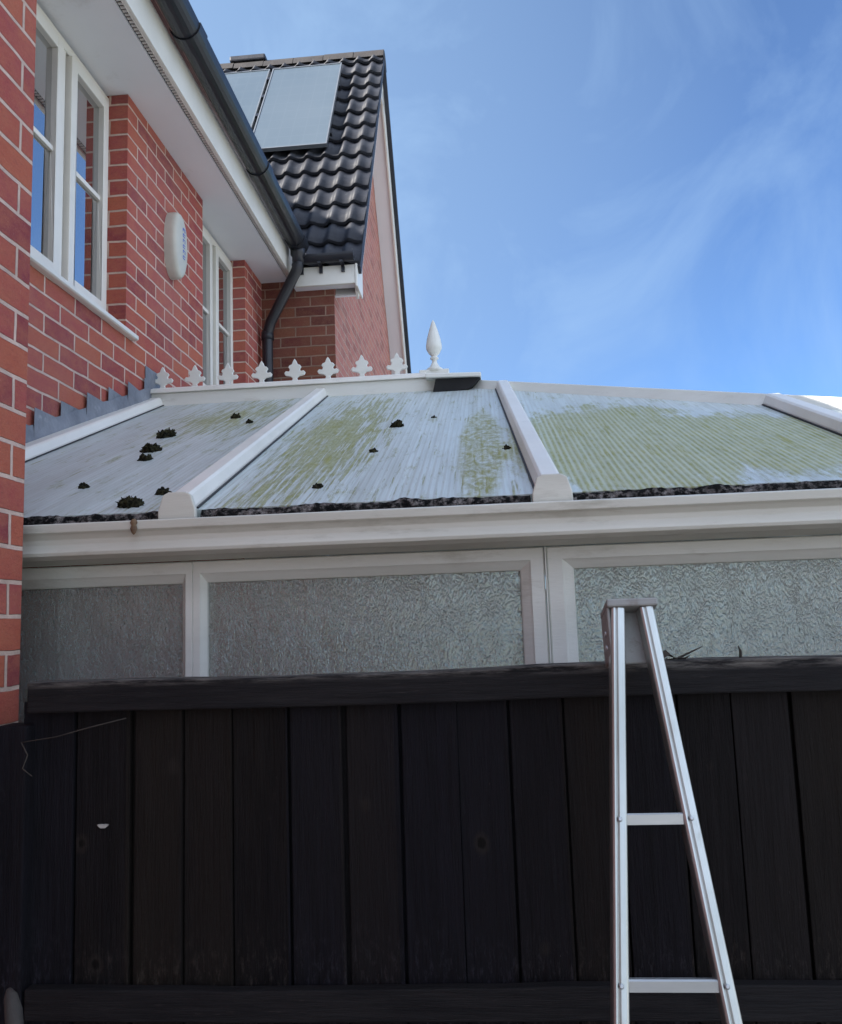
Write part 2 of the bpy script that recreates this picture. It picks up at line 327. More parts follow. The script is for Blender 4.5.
# windows: outer frame > two casements, bars, panes, sill
def house_window(y0,y1,z0,z1,blind):
    x=XR; b=MB(); ym=(y0+y1)/2
    fw=.052
    b.box((x-.06,y0+.001,z1-.060),(x,y1-.001,z1-.016)); b.box((x-.06,y0+.001,z0+.002),(x,y1-.001,z0+.045))
    for ya,yb in ((y0+.001,y0+fw),(y1-fw*.6,y1-.001),(ym-.022,ym+.022)): b.box((x-.058,ya,z0+.046),(x-.002,yb,z1-.061))
    fr=b.build('window',M['frame'],house,bevel=.004)
    b=MB(); b.box((x-.05,y0+.002,z1-.0155),(x-.018,y1-.002,z1-.001)); b.box((x-.045,ym+.0225,z0+.047),(x-.028,ym+.050,z1-.062)); b.build('gasket',M['rubber'],fr)
    for (ya,yb) in ((y0+fw+.003,ym-.026),(ym+.042,y1-fw*.6-.004)):
        b=MB(); s=.047; za,zb=z0+.049,z1-.064
        b.box((x-.03,ya,za),(x+.016,ya+s,zb)); b.box((x-.03,yb-s,za),(x+.016,yb,zb))
        b.box((x-.03,ya+s,zb-s),(x+.016,yb-s,zb)); b.box((x-.03,ya+s,za),(x+.016,yb-s,za+s))
        zm=(za+zb)/2+.02; b.box((x-.02,ya+s,zm-.011),(x+.004,yb-s,zm+.011))
        b.build('sash',M['frame'],fr,bevel=.003)
        for p,q in ((za+s,zm-.011),(zm+.011,zb-s)):
            b=MB(); b.box((x-.016,ya+s,p),(x-.010,yb-s,q)); b.build('pane',M['glass'],fr)
    b=MB(); b.prism([(0,0),(.152,-.020),(.152,-.038),(.144,-.042),(.05,-.044),(0,-.044)],(x-.03,y0-.07,z0-.001),(1,0,0),(0,0,1),(0,y1-y0+.14,0)); b.build('sill',M['frame'],fr,bevel=.003)
house_window(*OPS[0],True); house_window(*OPS[1],False)
# soffit, vent strip, fascia
XF=-1.362
b=MB(); b.box((XW-.35,1.743,ZS),(XF-.036,5.747,ZS+.012)); b.build('soffit',M['soffit'],house)
b=MB(); b.box((XF-.035,1.743,ZS+.006),(XF-.001,5.747,ZS+.016),0)
y=1.80
while y<5.7: b.box((XF-.030,y,ZS+.001),(XF-.008,y+.012,ZS+.0055),1); y+=.021
b.build('vent_strip',[M['rubber'],M['upvc']],house)
b=MB(); b.box((XF,1.743,ZS-.012),(XF+.018,5.747,ZS+.175)); b.box((XF-.006,1.743,ZS-.012),(XF-.0005,5.747,ZS+.002)); b.build('fascia',M['upvc'],house,bevel=.003)
b=MB(); b.box((XF-.02,5.749,ZS-.02),(XF+.02,5.80,ZS+.10)); b.build('fascia_end',M['upvc'],house)
def half_gutter(b,p0,p1,r,side):
    """half round channel from p0 to p1 at rim level, side = horizontal unit across"""
    p0,p1,side=map(Vector,(p0,p1,side)); n=12; pr=[]
    for i in range(n+1):
        a=pi+pi*i/n; pr.append((r*cos(a),r*sin(a)))
    pr=pr+[(r,.006),(r-.008,.006)]+[((r-.004)*cos(a),(r-.004)*sin(a)) for a in [2*pi-pi*i/n for i in range(1,n)]]+[(-r+.008,.006),(-r,.006)]
    b.prism(pr,p0,side,(0,0,1),p1-p0,0,False)
GX=XF+.018+.078; GZ0,GZ1=4.615,4.58
b=MB(); half_gutter(b,(GX,1.5,GZ0),(GX,5.56,GZ1),.067,(1,0,0)); gut=b.build('gutter',M['black_plastic'],house)
for yy in (2.3,3.38,4.53,5.45):
    b=MB(); zz=GZ0+(GZ1-GZ0)*(yy-1.5)/4.06; half_gutter(b,(GX,yy-.045,zz),(GX,yy+.045,zz),.073,(1,0,0)); b.build('gutter_union',M['black_plastic'],gut)
b=MB(); b.lathe([(.052,0),(.052,-.05),(.040,-.065),(.040,-.11)],(GX,5.50,GZ1-.045)); b.build('gutter_outlet',M['black_plastic'],gut)
# swan neck downpipe
px=[Vector((GX,5.50,GZ1-.12)),Vector((GX,5.50,GZ1-.17)),Vector((GX-.015,5.507,GZ1-.21)),Vector((-1.50,5.63,4.06)),Vector((-1.53,5.65,3.98)),Vector((-1.533,5.655,3.90)),Vector((-1.533,5.655,.1))]
b=MB(); b.tube(px,.038,16); dp=b.build('downpipe',M['black_plastic'],house)
for zz in (3.93,3.2,1.6):
    b=MB(); b.lathe([(.044,0),(.044,.06)],(-1.533,5.655,zz)); b.build('pipe_collar',M['black_plastic'],dp)
# roofs (out of sight from the ground but they shade the yard)
sl=radians(41)
RIDX=-5.0
tile_roof('roof',(GX-.01,1.5,GZ0+.02),(0,1,0),(-cos(sl),0,sin(sl)),(sin(sl),0,cos(sl)),4.6,4.95,.33,.3,M['tile'],house,seg=3)
s2=radians(33)
tile_roof('side_roof',(-.83,-3.6,3.98),(0,1,0),(-cos(s2),0,sin(s2)),(sin(s2),0,cos(s2)),5.33,4.8,.33,.3,M['tile'],house,seg=3)
b=MB(); b.box((XP,-3.5,3.931),(-.84,1.742,3.945)); b.box((-.839,-3.5,3.91),(-.825,1.742,4.01)); b.build('side_eave',M['upvc'],house)
b=MB(); b.prism([(-.86,3.95),(-4.8,6.50),(-8.8,3.95)],(0,1.70,0),(1,0,0),(0,0,1),(0,.04,0)); b.build('side_gable',M['brick'],house)
b=MB(); b.prism([(0,0),(-3.75,3.26),(-8.5,-.9)],(GX-.04,6.1,GZ0-.06),(1,0,0),(0,0,1),(0,.05,0)); b.build('far_gable',M['brick'],house)
b=MB(); b.prism([(-.03,0),(-3.75,3.22),(-8.5,-.9),(-3,-.9),(-.36,-.21)],(GX-.04,1.80,GZ0-.06),(1,0,0),(0,0,1),(0,.05,0)); b.build('near_gable',M['brick'],house)

# alarm box
al=thing('alarm_box','white oval alarm box with blue printing on the brick wall between the windows','alarm box')
def oval(h,w,z):
    return [(w*math.copysign(abs(cos(t))**.95,cos(t)),h*math.copysign(abs(sin(t))**.95,sin(t)),z) for t in [2*pi*i/40 for i in range(40)]]
b=MB(); C0=Vector((XW,4.015,3.890)); layers=[(1,0),(1,.030),(.985,.045),(.93,.056),(.80,.063),(.4,.066)]
vs=[];n=40
for s_,d in layers:
    for a,c_,_ in oval(.180,.092,0): vs.append(C0+Vector((d,a*s_,c_*s_)))
fs=[(i*n+k_,i*n+(k_+1)%n,(i+1)*n+(k_+1)%n,(i+1)*n+k_) for i in range(len(layers)-1) for k_ in range(n)]+[list(range((len(layers)-1)*n,len(layers)*n))]
b.add(vs,fs,0,True); b.build('housing',simple('alarm_plastic',(.58,.565,.49),(.50,.485,.42),.45,8),al,fix=True)
b=MB()
blue=simple('blue_print',(.10,.16,.52),None,.5,20)
for i in range(6):   # column of small blue glyph strokes, as on the photo
    z=3.980-i*.030; 
    b.box((XW+.0648,4.015,z-.010),(XW+.0672,4.021,z+.008)); b.box((XW+.0648,4.021,z+.004),(XW+.0672,4.047,z+.009))
    if i%2==0: b.box((XW+.0648,4.041,z-.010),(XW+.0672,4.047,z+.0035))
    else: b.box((XW+.0648,4.022,z-.010),(XW+.0672,4.043,z-.005))
b.build('printed_mark',blue,al)

# ------------------------------------------------------------------ gabled wing with solar panels
XG=-1.058; YG=5.75; XV=-.85
wing=thing('gabled_house','steep gabled brick house end with dark pantiles and white bargeboards, beyond the gutter','house')
EY,EZ=5.66,4.44; AY,AZ=7.69,7.58; SLP=atan2(AZ-EY*0-EZ,AY-EY); RY=2*AY-EY
b=MB(); WY0,WY1=YG,2*AY-YG
b.add([(XG,WY0,0),(-1.601,WY0,0),(-1.601,WY0,4.40),(XG,WY0,4.40)],[(0,1,2,3)])
b.add([(-1.881,WY0,0),(-6,WY0,0),(-6,WY0,4.40),(-1.881,WY0,4.40)],[(0,1,2,3)])
b.build('wall',M['brick_shaded'],wing,fix=False)
b=MB(); zz=4.319+.03
b.prism([(WY0+.002,0),(WY1,0),(WY1,4.35),(AY,AZ-.13),(WY0+.002,4.35)],(XG,0,0),(0,1,0),(0,0,1),(-.25,0,0)); b.build('gable_wall',brick_mat('lit_gable_brick',(.42,.15,.13),(.48,.185,.155),(.56,.42,.36)),wing)  # brighter light and haze on the gable put into a paler brick
U=(-1,0,0); V=(0,cos(SLP),sin(SLP)); N=(0,-sin(SLP),cos(SLP)); L=hypot(AY-EY,AZ-EZ)
tile_roof('roof',(XV,EY+.008,EZ+.012),U,V,N,4.9,L-.02,.272,.150,M['tile'],wing,amp=.033,lip=.034,seg=12)
tile_roof('rear_roof',(XV,RY+.03,EZ-.045),U,(0,-cos(SLP),sin(SLP)),(0,sin(SLP),cos(SLP)),4.9,L+.03,.272,.150,M['tile'],wing,amp=.022,lip=.024,seg=4)
# ridge
b=MB(); x=XV+.005; i=0
while x>-5.6:
    r=.112+random.uniform(-.004,.004); w=.30
    prf=[(-r*1.25,-.09),(-r*.95,-.02),(-r*.5,.03),(0,.045),(r*.5,.03),(r*.95,-.02),(r*1.25,-.09)]
    b.prism(prf,(x,AY,AZ-.03+random.uniform(-.004,.004)),(0,1,0),(0,0,1),(-w,0,0)); x-=w+.006
b.build('ridge',M['ridge_tile'],wing)
b=MB(); b.box((-2.42,AY-.10,AZ-.01),(-2.05,AY+.10,AZ+.050)); b.build('ridge_vent',M['tile'],wing,bevel=.015)
# rear and front verges: bargeboard (outer), sloping soffit inboard, dark tile undercloak
for s_,e_ in ((1,'front'),(-1,'rear')):
    f=Vector((0,-s_*(AY-EY),-(AZ-EZ))).normalized()          # down the slope
    nn=Vector((0,-s_*sin(SLP),cos(SLP)))
    top=Vector((XV,AY,AZ-.05)); ln=L+.03
    b=MB(); b.prism([(-.035,-.035),(-.035,-.20),(-.053,-.20),(-.053,-.035)],top+f*.30,(1,0,0),nn,f*(ln-.30)); b.build('bargeboard',M['upvc'],wing,bevel=.002)
    b=MB(); b.prism([(-.054,-.175),(XG-XV+.001,-.175),(XG-XV+.001,-.160),(-.054,-.160)],top+f*.30,(1,0,0),nn,f*(ln-.30)); b.build('verge_soffit',M['soffit'],wing)
    b=MB(); b.prism([(.004,-.034),(.004,.035),(-.05,.035),(-.05,-.034)],top,(1,0,0),nn,f*(ln-(.07 if s_>0 else 0))); b.build('verge_tile',M['tile'],wing)
b=MB(); b.prism([(-.30,-.52),(.30,-.52),(.02,-.10),(-.02,-.10)],(XV-.053,AY,AZ),(0,1,0),(0,0,1),(.018,0,0)); b.build('apex_plate',M['upvc'],wing)
# eave box, fascia, gutter, brackets
b=MB(); b.box((XV-.036,5.668,4.32),(-1.34,YG-.001,4.333)); b.build('soffit',M['soffit'],wing)
b=MB(); b.box((XV-.036,5.648,4.312),(-1.32,5.666,4.455)); b.box((XV-.036,5.640,4.312),(-1.32,5.647,4.335)); b.build('fascia',M['upvc'],wing,bevel=.002)
b=MB(); b.prism([(5.642,4.29),(5.90,4.29),(5.90,4.62),(5.70,4.47),(5.642,4.46)],(XV-.034,0,0),(0,1,0),(0,0,1),(.016,0,0)); b.build('eave_box_end',M['upvc'],wing,bevel=.003)
b=MB(); half_gutter(b,(XV-.03,5.592,4.505),(-1.31,5.592,4.50),.046,(0,1,0)); g2=b.build('gutter',M['black_plastic'],wing)
for xx in (-.97,-1.13,-1.27):
    b=MB(); b.box((xx-.012,5.56,4.443),(xx+.012,5.647,4.457)); b.box((xx-.012,5.632,4.40),(xx+.012,5.647,4.442)); b.build('gutter_bracket',M['black_plastic'],g2)

# solar panels
def on_wing(x,s,h): return Vector((x,EY,EZ))+Vector(V)*s+Vector(N)*h
def solar(x0,x1,s0,s1,label):
    t=thing('solar_panel',label,'solar panel','solar panels on the pantile roof')
    t.location=on_wing(x0,s0,0)
    Mt=Matrix((U,V,N)).transposed()
    b=MB(); o=on_wing(x0,s0,.09); w=x0-x1; l=s1-s0
    b.prism([(.012,0),(w-.012,0),(w-.012,.028),(.012,.028)],o+Vector(V)*.012,U,N,Vector(V)*(l-.024)); g=b.build('panel_glass',M['solar'],None)
    b=MB()
    for a,c_ in (((0,0),(.011,l)),((w-.011,0),(w,l))): b.prism([(a[0],0),(c_[0],0),(c_[0],.034),(a[0],.034)],o,U,N,Vector(V)*l)
    b.prism([(.0115,0),(w-.0115,0),(w-.0115,.034),(.0115,.034)],o,U,N,Vector(V)*.0115); b.prism([(.0115,0),(w-.0115,0),(w-.0115,.034),(.0115,.034)],o+Vector(V)*(l-.0115),U,N,Vector(V)*.0115)
    fr=b.build('panel_frame',M['solar_frame'],None)
    b=MB()
    parts=[g,fr]
    for s_ in (.26,1.20):
        b=MB(); b.prism([(-.012,-.05),(w+.012,-.05),(w+.012,-.005),(-.012,-.005)],o+Vector(V)*s_,U,N,Vector(V)*.04); parts.append(b.build('mounting_rail',M['black_plastic'],None))
    for s_ in (.24,.62,1.0,1.38):
        b=MB(); b.prism([(w+.002,-.004),(w+.026,-.004),(w+.026,.036),(w+.002,.036)],o+Vector(V)*s_,U,N,Vector(V)*.05); parts.append(b.build('clamp',M['black_plastic'],None))
    for q in parts: q.parent=t; q.matrix_parent_inverse=Matrix.Translation(-t.location)
def s_of(y): return (y-EY)/cos(SLP)
solar(-1.225,-1.905,s_of(6.56),s_of(7.44),'pale reflecting solar panel nearest the verge on the steep pantile roof')
solar(-1.933,-2.613,s_of(6.56),s_of(7.44),'solar panel half hidden behind the black gutter, farther from the verge')

# ------------------------------------------------------------------ conservatory
cons=thing('conservatory','white conservatory with algae stained sheet roof and obscured glass behind the black fence','conservatory')
YE,ZE,TA=1.865,2.186,tan(radians(22.3)); YR=3.82; ZR=ZE+(YR-YE)*TA; XC=2.12; XE=-.05; YB=5.62
def hip_y(x): return YR if x<=XE else YR-(x-XE)*(YR-YE)/(XC-XE)
def zp(y): return ZE+(y-YE)*TA
SLN=Vector((0,-sin(radians(22.3)),cos(radians(22.3)))); SLV=Vector((0,cos(radians(22.3)),sin(radians(22.3))))
RX=[-1.52,-.712,.140,1.012,1.72]
SK=.030
def rx(x,y): return x-(y-YE)*SK
def poly_panel(pts,name='roof_panel',th=.022):
    b=MB(); P=[Vector(p) for p in pts]; n=(P[1]-P[0]).cross(P[2]-P[0]).normalized(); n=n if n.z>0 else -n
    Q=[p-n*th for p in P]; k_=len(P)
    b.add(P+Q,[list(range(k_)),list(range(k_,2*k_))[::-1]]+[(i,i+k_,(i+1)%k_+k_,(i+1)%k_) for i in range(k_)])
    return b.build(name,M['poly'],cons)
xs=[-1.585]+RX[1:]+[XC-.02]
lab=['roof panel dotted with dark moss clumps','roof panel with green streaks','roof panel covered in green algae',None,None]
for i in range(5):
    a,c_=xs[i]+.004,xs[i+1]-.004
    pts=[(a,YE,zp(YE)),(c_,YE,zp(YE))]
    ku=SK if i<4 else 0; kl=SK if i>0 else 0
    def meet(x,k_):
        y=YR
        for _ in range(20): y=hip_y(x-(y-YE)*k_)
        return x-(y-YE)*k_,y
    xc,yc=meet(c_,ku); xa,ya=meet(a,kl); pts.append((xc,yc,zp(yc)))
    if xa<XE<xc: pts.append((XE,YR,zp(YR)))
    pts.append((xa,ya,zp(ya)))
    if abs(yc-YE)<.03: pts.pop(2)
    o=poly_panel(pts)
    if lab[i]: o['label']=lab[i]
# hip end and rear slope
zb=ZE
poly_panel([(XC,YE+.03,ZE),(XC,YB,zb),(XE+.03,YR,ZR)])
poly_panel([(-1.04,YB,zb),(XC-.02,YB,zb),(XE,YR+.02,ZR),(-1.04,YR+.02,ZR)]); poly_panel([(-1.59,YB,zb),(-1.048,YB,zb),(-1.048,YR+.02,ZR),(-1.59,YR+.02,ZR)])
# rafters with end caps
def rafter(x,first=False):
    xt=x-(hip_y(x)-YE)*SK; y1=hip_y(xt)-(.045 if x<XE else .02); xt=x-(y1-YE)*SK; y0=1.842
    b=MB(); w=.082 if first else .062
    pr=[(-w/2,.002),(w/2,.002),(w/2,.010),(w*.40,.034),(w*.30,.040),(-w*.30,.040),(-w*.40,.034),(-w/2,.010)]
    a=Vector((x,y0,zp(y0))); b.prism(pr,a,(1,0,0),SLN,Vector((xt,y1,zp(y1)))-a)
    r=b.build('rafter',M['upvc'],cons,bevel=.002)
    b=MB(); cw=.045
    b.prism([(-cw,-.045),(cw,-.045),(cw*.98,.005),(cw*.74,.040),(cw*.45,.047),(-cw*.45,.047),(-cw*.74,.040),(-cw*.98,.005)],(x,1.842-.016,zp(1.842)),(1,0,0),(0,0,1),(0,.015,0)); b.build('rafter_end_cap',M['gutter'],r,bevel=.003)
    b=MB()
    for s_ in (-1,1): 
        a=Vector((x+s_*(w/2+.003),1.87,zp(1.87))); b.beam(a+SLN*.001,Vector((xt+s_*(w/2+.003),y1,zp(y1)))+SLN*.001,.005,.004,SLN)
    b.build('gasket',M['rubber'],r)
for i,x in enumerate(RX): rafter(x,i==0)
# hip bars
def hipbar(a,c_):
    b=MB(); b.beam(Vector(a)+Vector((0,0,-.026)),Vector(c_)+Vector((0,0,-.024)),.085,.055,(0,0,1),0,.72); o=b.build('hip_bar',M['upvc_grey'],cons,bevel=.003); return o
hipbar((XE,YR,ZR),(XC+.03,YE-.025,ZE-.01)); hipbar((XE,YR,ZR),(XC+.03,YB+.02,zb-.01))
# ridge body and capping
b=MB(); b.prism([(-.055,-.030),(.055,-.030),(.050,.040),(-.050,.040)],(-1.598,YR,ZR),(0,1,0),(0,0,1),(1.56,0,0)); b.build('ridge_beam',M['upvc_grey'],cons,bevel=.002)
b=MB(); b.prism([(-.066,.041),(.066,.041),(.060,.062),(.03,.074),(-.03,.074),(-.060,.062)],(-1.598,YR,ZR),(0,1,0),(0,0,1),(1.33,0,0)); b.build('ridge_capping',M['upvc'],cons,bevel=.002)
# ridge end plate with dark void under it
b=MB(); b.prism([(-.135,.010),(.06,.030),(.06,.055),(-.02,.056),(-.135,.030)],(-.265,YR,ZR+.008),(0,1,0),(0,0,1),(.255,0,-.008)); b.prism([(-.02,.0),(.05,.0),(.05,.028),(-.02,.028)],(-.30,YR-.01,ZR+.060),(0,1,0),(0,0,1),(.14,0,0)); b.build('ridge_end_plate',M['upvc_grey'],cons,bevel=.004)
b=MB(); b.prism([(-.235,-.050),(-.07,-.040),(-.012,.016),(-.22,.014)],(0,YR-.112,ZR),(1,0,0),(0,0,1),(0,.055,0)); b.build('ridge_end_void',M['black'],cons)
# cresting
out=[(-.016,0),(.016,0),(.010,.020),(.022,.030),(.046,.034),(.052,.046),(.044,.056),(.028,.053),(.024,.064),(.032,.074),(.026,.084),(.014,.088),(.008,.104),(0,.116)]
out=out+[(-a,c_) for a,c_ in out[::-1][1:]][:-1]
for x in (-1.559,-1.398,-1.234,-1.066,-.903,-.741,-.577,-.408):
    b=MB(); b.prism(out,(x,YR+.007,ZR+.073),(1,0,0),(0,0,1),(0,-.014,0)); b.build('ridge_crest',M['upvc_grey'],cons,bevel=.003)
b=MB(); b.lathe([(.040,0),(.040,.014),(.026,.022),(.013,.045),(.011,.058),(.020,.064),(.020,.070),(.012,.076),(.026,.090),(.037,.112),(.038,.128),(.032,.165),(.021,.205),(.009,.242),(.002,.256)],(-.228,YR,ZR+.082),10); b.build('finial',M['upvc_grey'],cons)
import mathutils
nzf=lambda x,y,z: mathutils.noise.fractal(Vector((x,y,z)),1.0,2.0,4)
# stepped lead flashing against the house wall
b=MB(); zc=.075*31; n=0
while True:
    yn=YE+(zc-.150-ZE)/TA                    # where this course's step begins
    y0,y1=max(yn,1.76),min(yn+.075/TA,YR-.10)
    if yn>YR-.12: break
    if y1>1.78:
        k0=random.uniform(-.012,.012); tl=random.uniform(-.004,.006); zt=zc+.006+random.uniform(-.006,.006); y0+=.016
        pts=[(y0-.018+k0,zp(y0)+.012),(y1+.012,zp(y1)+.020),(y1+.010,zt-tl),(y0-.022+k0,zt+tl)]
        x0=XW+.002+.0035*(n%2); P=[(x0+.001,*pts[1]),(x0+.001,*pts[2]),(x0+.010,*pts[3]),(x0+.007,*pts[0])]
        b.add(P+[(p[0]+.0022,p[1],p[2]) for p in P],[(0,1,2,3),(7,6,5,4),(0,4,5,1),(1,5,6,2),(2,6,7,3),(3,7,4,0)])
    zc+=.075; n+=1
n_=60; vs=[]
for i in range(n_+1):
    y=1.76+(YR-.10-1.76)*i/n_
    for q in range(5):
        t=q/4; vs.append((XW+.012+.010*(1-t)+.0035*nzf(y*14,t*3,2.)+.002*nzf(y*40,t*9,5.),y,zp(y)+.006+t*(.092+.012*nzf(y*7,1.,4.))))
b.add(vs,[(i*5+q,(i+1)*5+q,(i+1)*5+q+1,i*5+q+1) for i in range(n_) for q in range(4)],0,True)
b.prism([(YR-.12,zp(YR)-.03),(YR+.08,zp(YR)-.02),(YR+.08,zp(YR)+.16),(YR-.12,zp(YR)+.16)],(XW+.002,0,0),(0,1,0),(0,0,1),(.004,0,0))
b.build('lead_flashing',M['lead'],cons)
# gutters
gp_=[(0,2.157),(.002,2.139),(.010,2.134),(.019,2.124),(.020,2.112),(.013,2.100),(.009,2.094),(.012,2.086),(.03,2.078),(.125,2.072),(.125,2.15),(.117,2.15),(.117,2.086),(.035,2.089),(.022,2.096),(.029,2.112),(.027,2.128),(.016,2.141),(.012,2.157),(.006,2.160)]
b=MB(); b.prism(gp_,(-1.598,1.80,0),(0,1,0),(0,0,1),(XC+1.68,0,0)); b.build('gutter',M['gutter'],cons,bevel=.0015)
b=MB(); b.prism(gp_,(XC+.082,1.927,0),(-1,0,0),(0,0,1),(0,3.7,0)); b.build('gutter',M['gutter'],cons,bevel=.0015)
# window walls: head, frames, panes, low brick wall
def ring(b,x0,x1,z0,z1,y,l,r,t,bt,d=.06):
    def lp(f,yy): return [(x0+l*f,yy,z0+bt*f),(x1-r*f,yy,z0+bt*f),(x1-r*f,yy,z1-t*f),(x0+l*f,yy,z1-t*f)]
    L_=[lp(0,y+d),lp(0,y+.003),lp(.05,y),lp(.56,y),lp(.64,y+.004),lp(.97,y+.016),lp(1,y+.019),lp(1,y+d)]
    n=len(L_); vs=[p for q in L_ for p in q]
    b.add(vs,[(i*4+j,i*4+(j+1)%4,((i+1)%n)*4+(j+1)%4,((i+1)%n)*4+j) for i in range(n) for j in range(4)])
def win_panes(f,specs,y):
    for x0,x1,z0,z1,l,r,t,bt in specs:
        b=MB(); b.box((x0+l-.004,y+.024,z0+bt-.004),(x1-r+.004,y+.030,z1-t+.004)); b.build('pane',M['obscure'],f)
def win_y(y,x0,x1,z0,z1,left,right,top=.052,d=.06):
    b=MB(); ring(b,x0,x1,z0,z1,y,left,right,top,.055); f=b.build('window',M['upvc_grey'],cons)
    win_panes(f,[(x0,x1,z0,z1,left,right,top,.055)],y); return f
FZ=2.071
sp=[(-1.598,-.7125,.66,FZ,.06,.031,.052,.055),(-.7125,.1205,.66,FZ,.031,.056,.052,.055)]
b=MB()
for q in sp: ring(b,q[0],q[1],q[2],q[3],1.93,*q[4:])
fw_=b.build('window',M['upvc_grey'],cons); win_panes(fw_,sp,1.93)
win_y(1.93,.1265,1.15,.66,FZ,.062,.06); win_y(1.93,1.155,XC-.05,.66,FZ,.06,.06)
b=MB(); b.prism([(-.0016,0),(.0016,0),(.0016,.018),(-.0016,.018)],(.1235,1.926,.66),(1,0,0),(0,1,0),(0,0,FZ-.66)); b.build('joint_trim',M['upvc_grey'],cons)
b=MB(); b.box((XC-.11,1.992,.66),(XC-.05,5.55,.72)); b.box((XC-.11,1.992,2.015),(XC-.05,5.55,FZ))
for yy in (1.992,3.15,4.3,5.49): b.box((XC-.109,yy,.721),(XC-.051,yy+.06,2.014))
f=b.build('window',M['upvc_grey'],cons,bevel=.006)
for ya,yb in ((2.053,3.149),(3.211,4.299),(4.361,5.489)):
    b=MB(); b.box((XC-.082,ya,.722),(XC-.076,yb,2.013)); b.build('pane',M['obscure'],f)
win_y(5.50,-1.0,.60,.66,FZ,.06,.06); win_y(5.50,.605,XC-.115,.66,FZ,.06,.06)
b=MB(); b.box((-1.597,1.90,0),(XC-.04,2.02,.655)); b.box((XC-.15,2.021,0),(XC-.04,5.56,.655)); b.box((-1.05,5.45,0),(XC-.151,5.56,.655)); b.build('low_wall',M['brick'],cons)
b=MB(); b.box((-1.597,2.021,0),(XC-.151,5.449,.04)); b.build('floor',M['floor'],cons)

# eave moss: a dirty crust packed between sheet edge and gutter
b=MB(); xe=-1.59
import mathutils
nzf=lambda x,y,z: mathutils.noise.fractal(Vector((x,y,z)),1.0,2.0,4)
for xa,xb in zip([-1.59]+[r+.047 for r in RX if r<XC-.1],[r-.047 for r in RX if r<XC-.1]+[XC]):
    if xb-xa<.03: continue
    n=max(4,int((xb-xa)/.004)); R_=6; vs=[]
    for i in range(n+1):
        x=xa+(xb-xa)*i/n; t=max(0,nzf(x*9,3.1,0))*.010
        for j in range(R_+1):
            q=j/R_; y=1.850+.011*q**2; z=2.150+(.033+t)*q
            d=nzf(x*70,z*70,1.7)*.0035+nzf(x*22,z*30,9.)*.003
            vs.append((x,y-d-.003*sin(pi*q),z+d*.4))
        vs.append((x,1.90,2.150))
    m_=R_+2; b.add(vs,[(i*m_+j,(i+1)*m_+j,(i+1)*m_+j+1,i*m_+j+1) for i in range(n) for j in range(R_+1)],0,True)
tag(b.build('eave_moss',M['crust']),'black moss and lichen crust along the lower edge of the sheet roof','moss',kind='stuff')
# moss clumps on the sheets
clumps=[(-1.069,2.48,.024,'round moss clump on left roof panel, lowest of a tight row of three'),
(-1.115,2.627,.026,'wide moss clump on left roof panel, middle one of a tight row of three'),
(-1.165,2.885,.027,'flat moss clump on left roof panel, top one of a tight row of three'),
(-1.093,2.139,.015,'small dark moss clump alone at the lower left of the roof, near the brick corner'),
(-.861,1.925,.023,'dark moss clump at the roof edge just left of the first rafter foot'),
(-.828,2.03,.017,'dark moss clump slightly above the roof edge, close to the first rafter foot'),
(-1.023,3.255,.020,'dark moss clump high on the left panel, larger of two below the ridge'),
(-.915,3.103,.013,'tiny dark moss clump high on the left panel, smaller of two below the ridge'),
(-.309,2.833,.021,'largest dark moss clump high on the middle roof panel'),
(-.189,2.990,.009,'tiny moss speck high on the middle roof panel, right of the larger clump'),
(-.339,2.422,.013,'small moss clump halfway down the middle roof panel'),
(-.425,2.015,.012,'small moss clump low on the middle roof panel above the mossy eave'),
(.056,2.367,.011,'tiny moss clump beside the rafter that meets the ridge end')]
def lump(c,r,n=26):
    b=MB(); m=9
    for q in range(7):
        far=q>3; o=Vector((1,0,0))*random.uniform(-.5,.5)*r*(2.0 if far else 1)+SLV*random.uniform(-.35,.35)*r*(2.0 if far else 1)
        rr=r*(random.uniform(.12,.26) if far else random.uniform(.5,.85)); vs=[]
        for i in range(m):
            p=-.4+1.9*i/(m-1)
            for j in range(n):
                t=2*pi*j/n; d=Vector((1,0,0))*cos(t)*cos(p)*1.05+SLV*sin(t)*cos(p)+SLN*(sin(p)*1.0)
                w_=Vector(c)+o+d*rr; f=1+.75*nzf(w_.x*150,w_.y*150,w_.z*150)+.35*nzf(w_.x*420,w_.y*420,w_.z*420)
                vs.append(Vector(c)+o+d*rr*max(.45,f))
        b.add(vs,[(i*n+j,i*n+(j+1)%n,(i+1)*n+(j+1)%n,(i+1)*n+j) for i in range(m-1) for j in range(n)]+[list(range((m-1)*n,m*n))],0,True)
    return b
for x,y,r,lb in clumps:
    tag(lump((x,y,zp(y)),r).build('moss_clump',M['moss']),lb,'moss','moss clumps on the conservatory roof')
# tan snail on the gutter lip
b=MB(); 
b.lathe([(.001,-.020),(.005,-.015),(.0075,-.006),(.005,.002),(.008,.007),(.006,.013),(.002,.016)],(-.800,1.798,2.146),9,0,1.1,.7); tag(b.build('snail',M['tan'],bevel=0),'small tan snail clinging to the pale gutter lip left of the first rafter foot','snail')

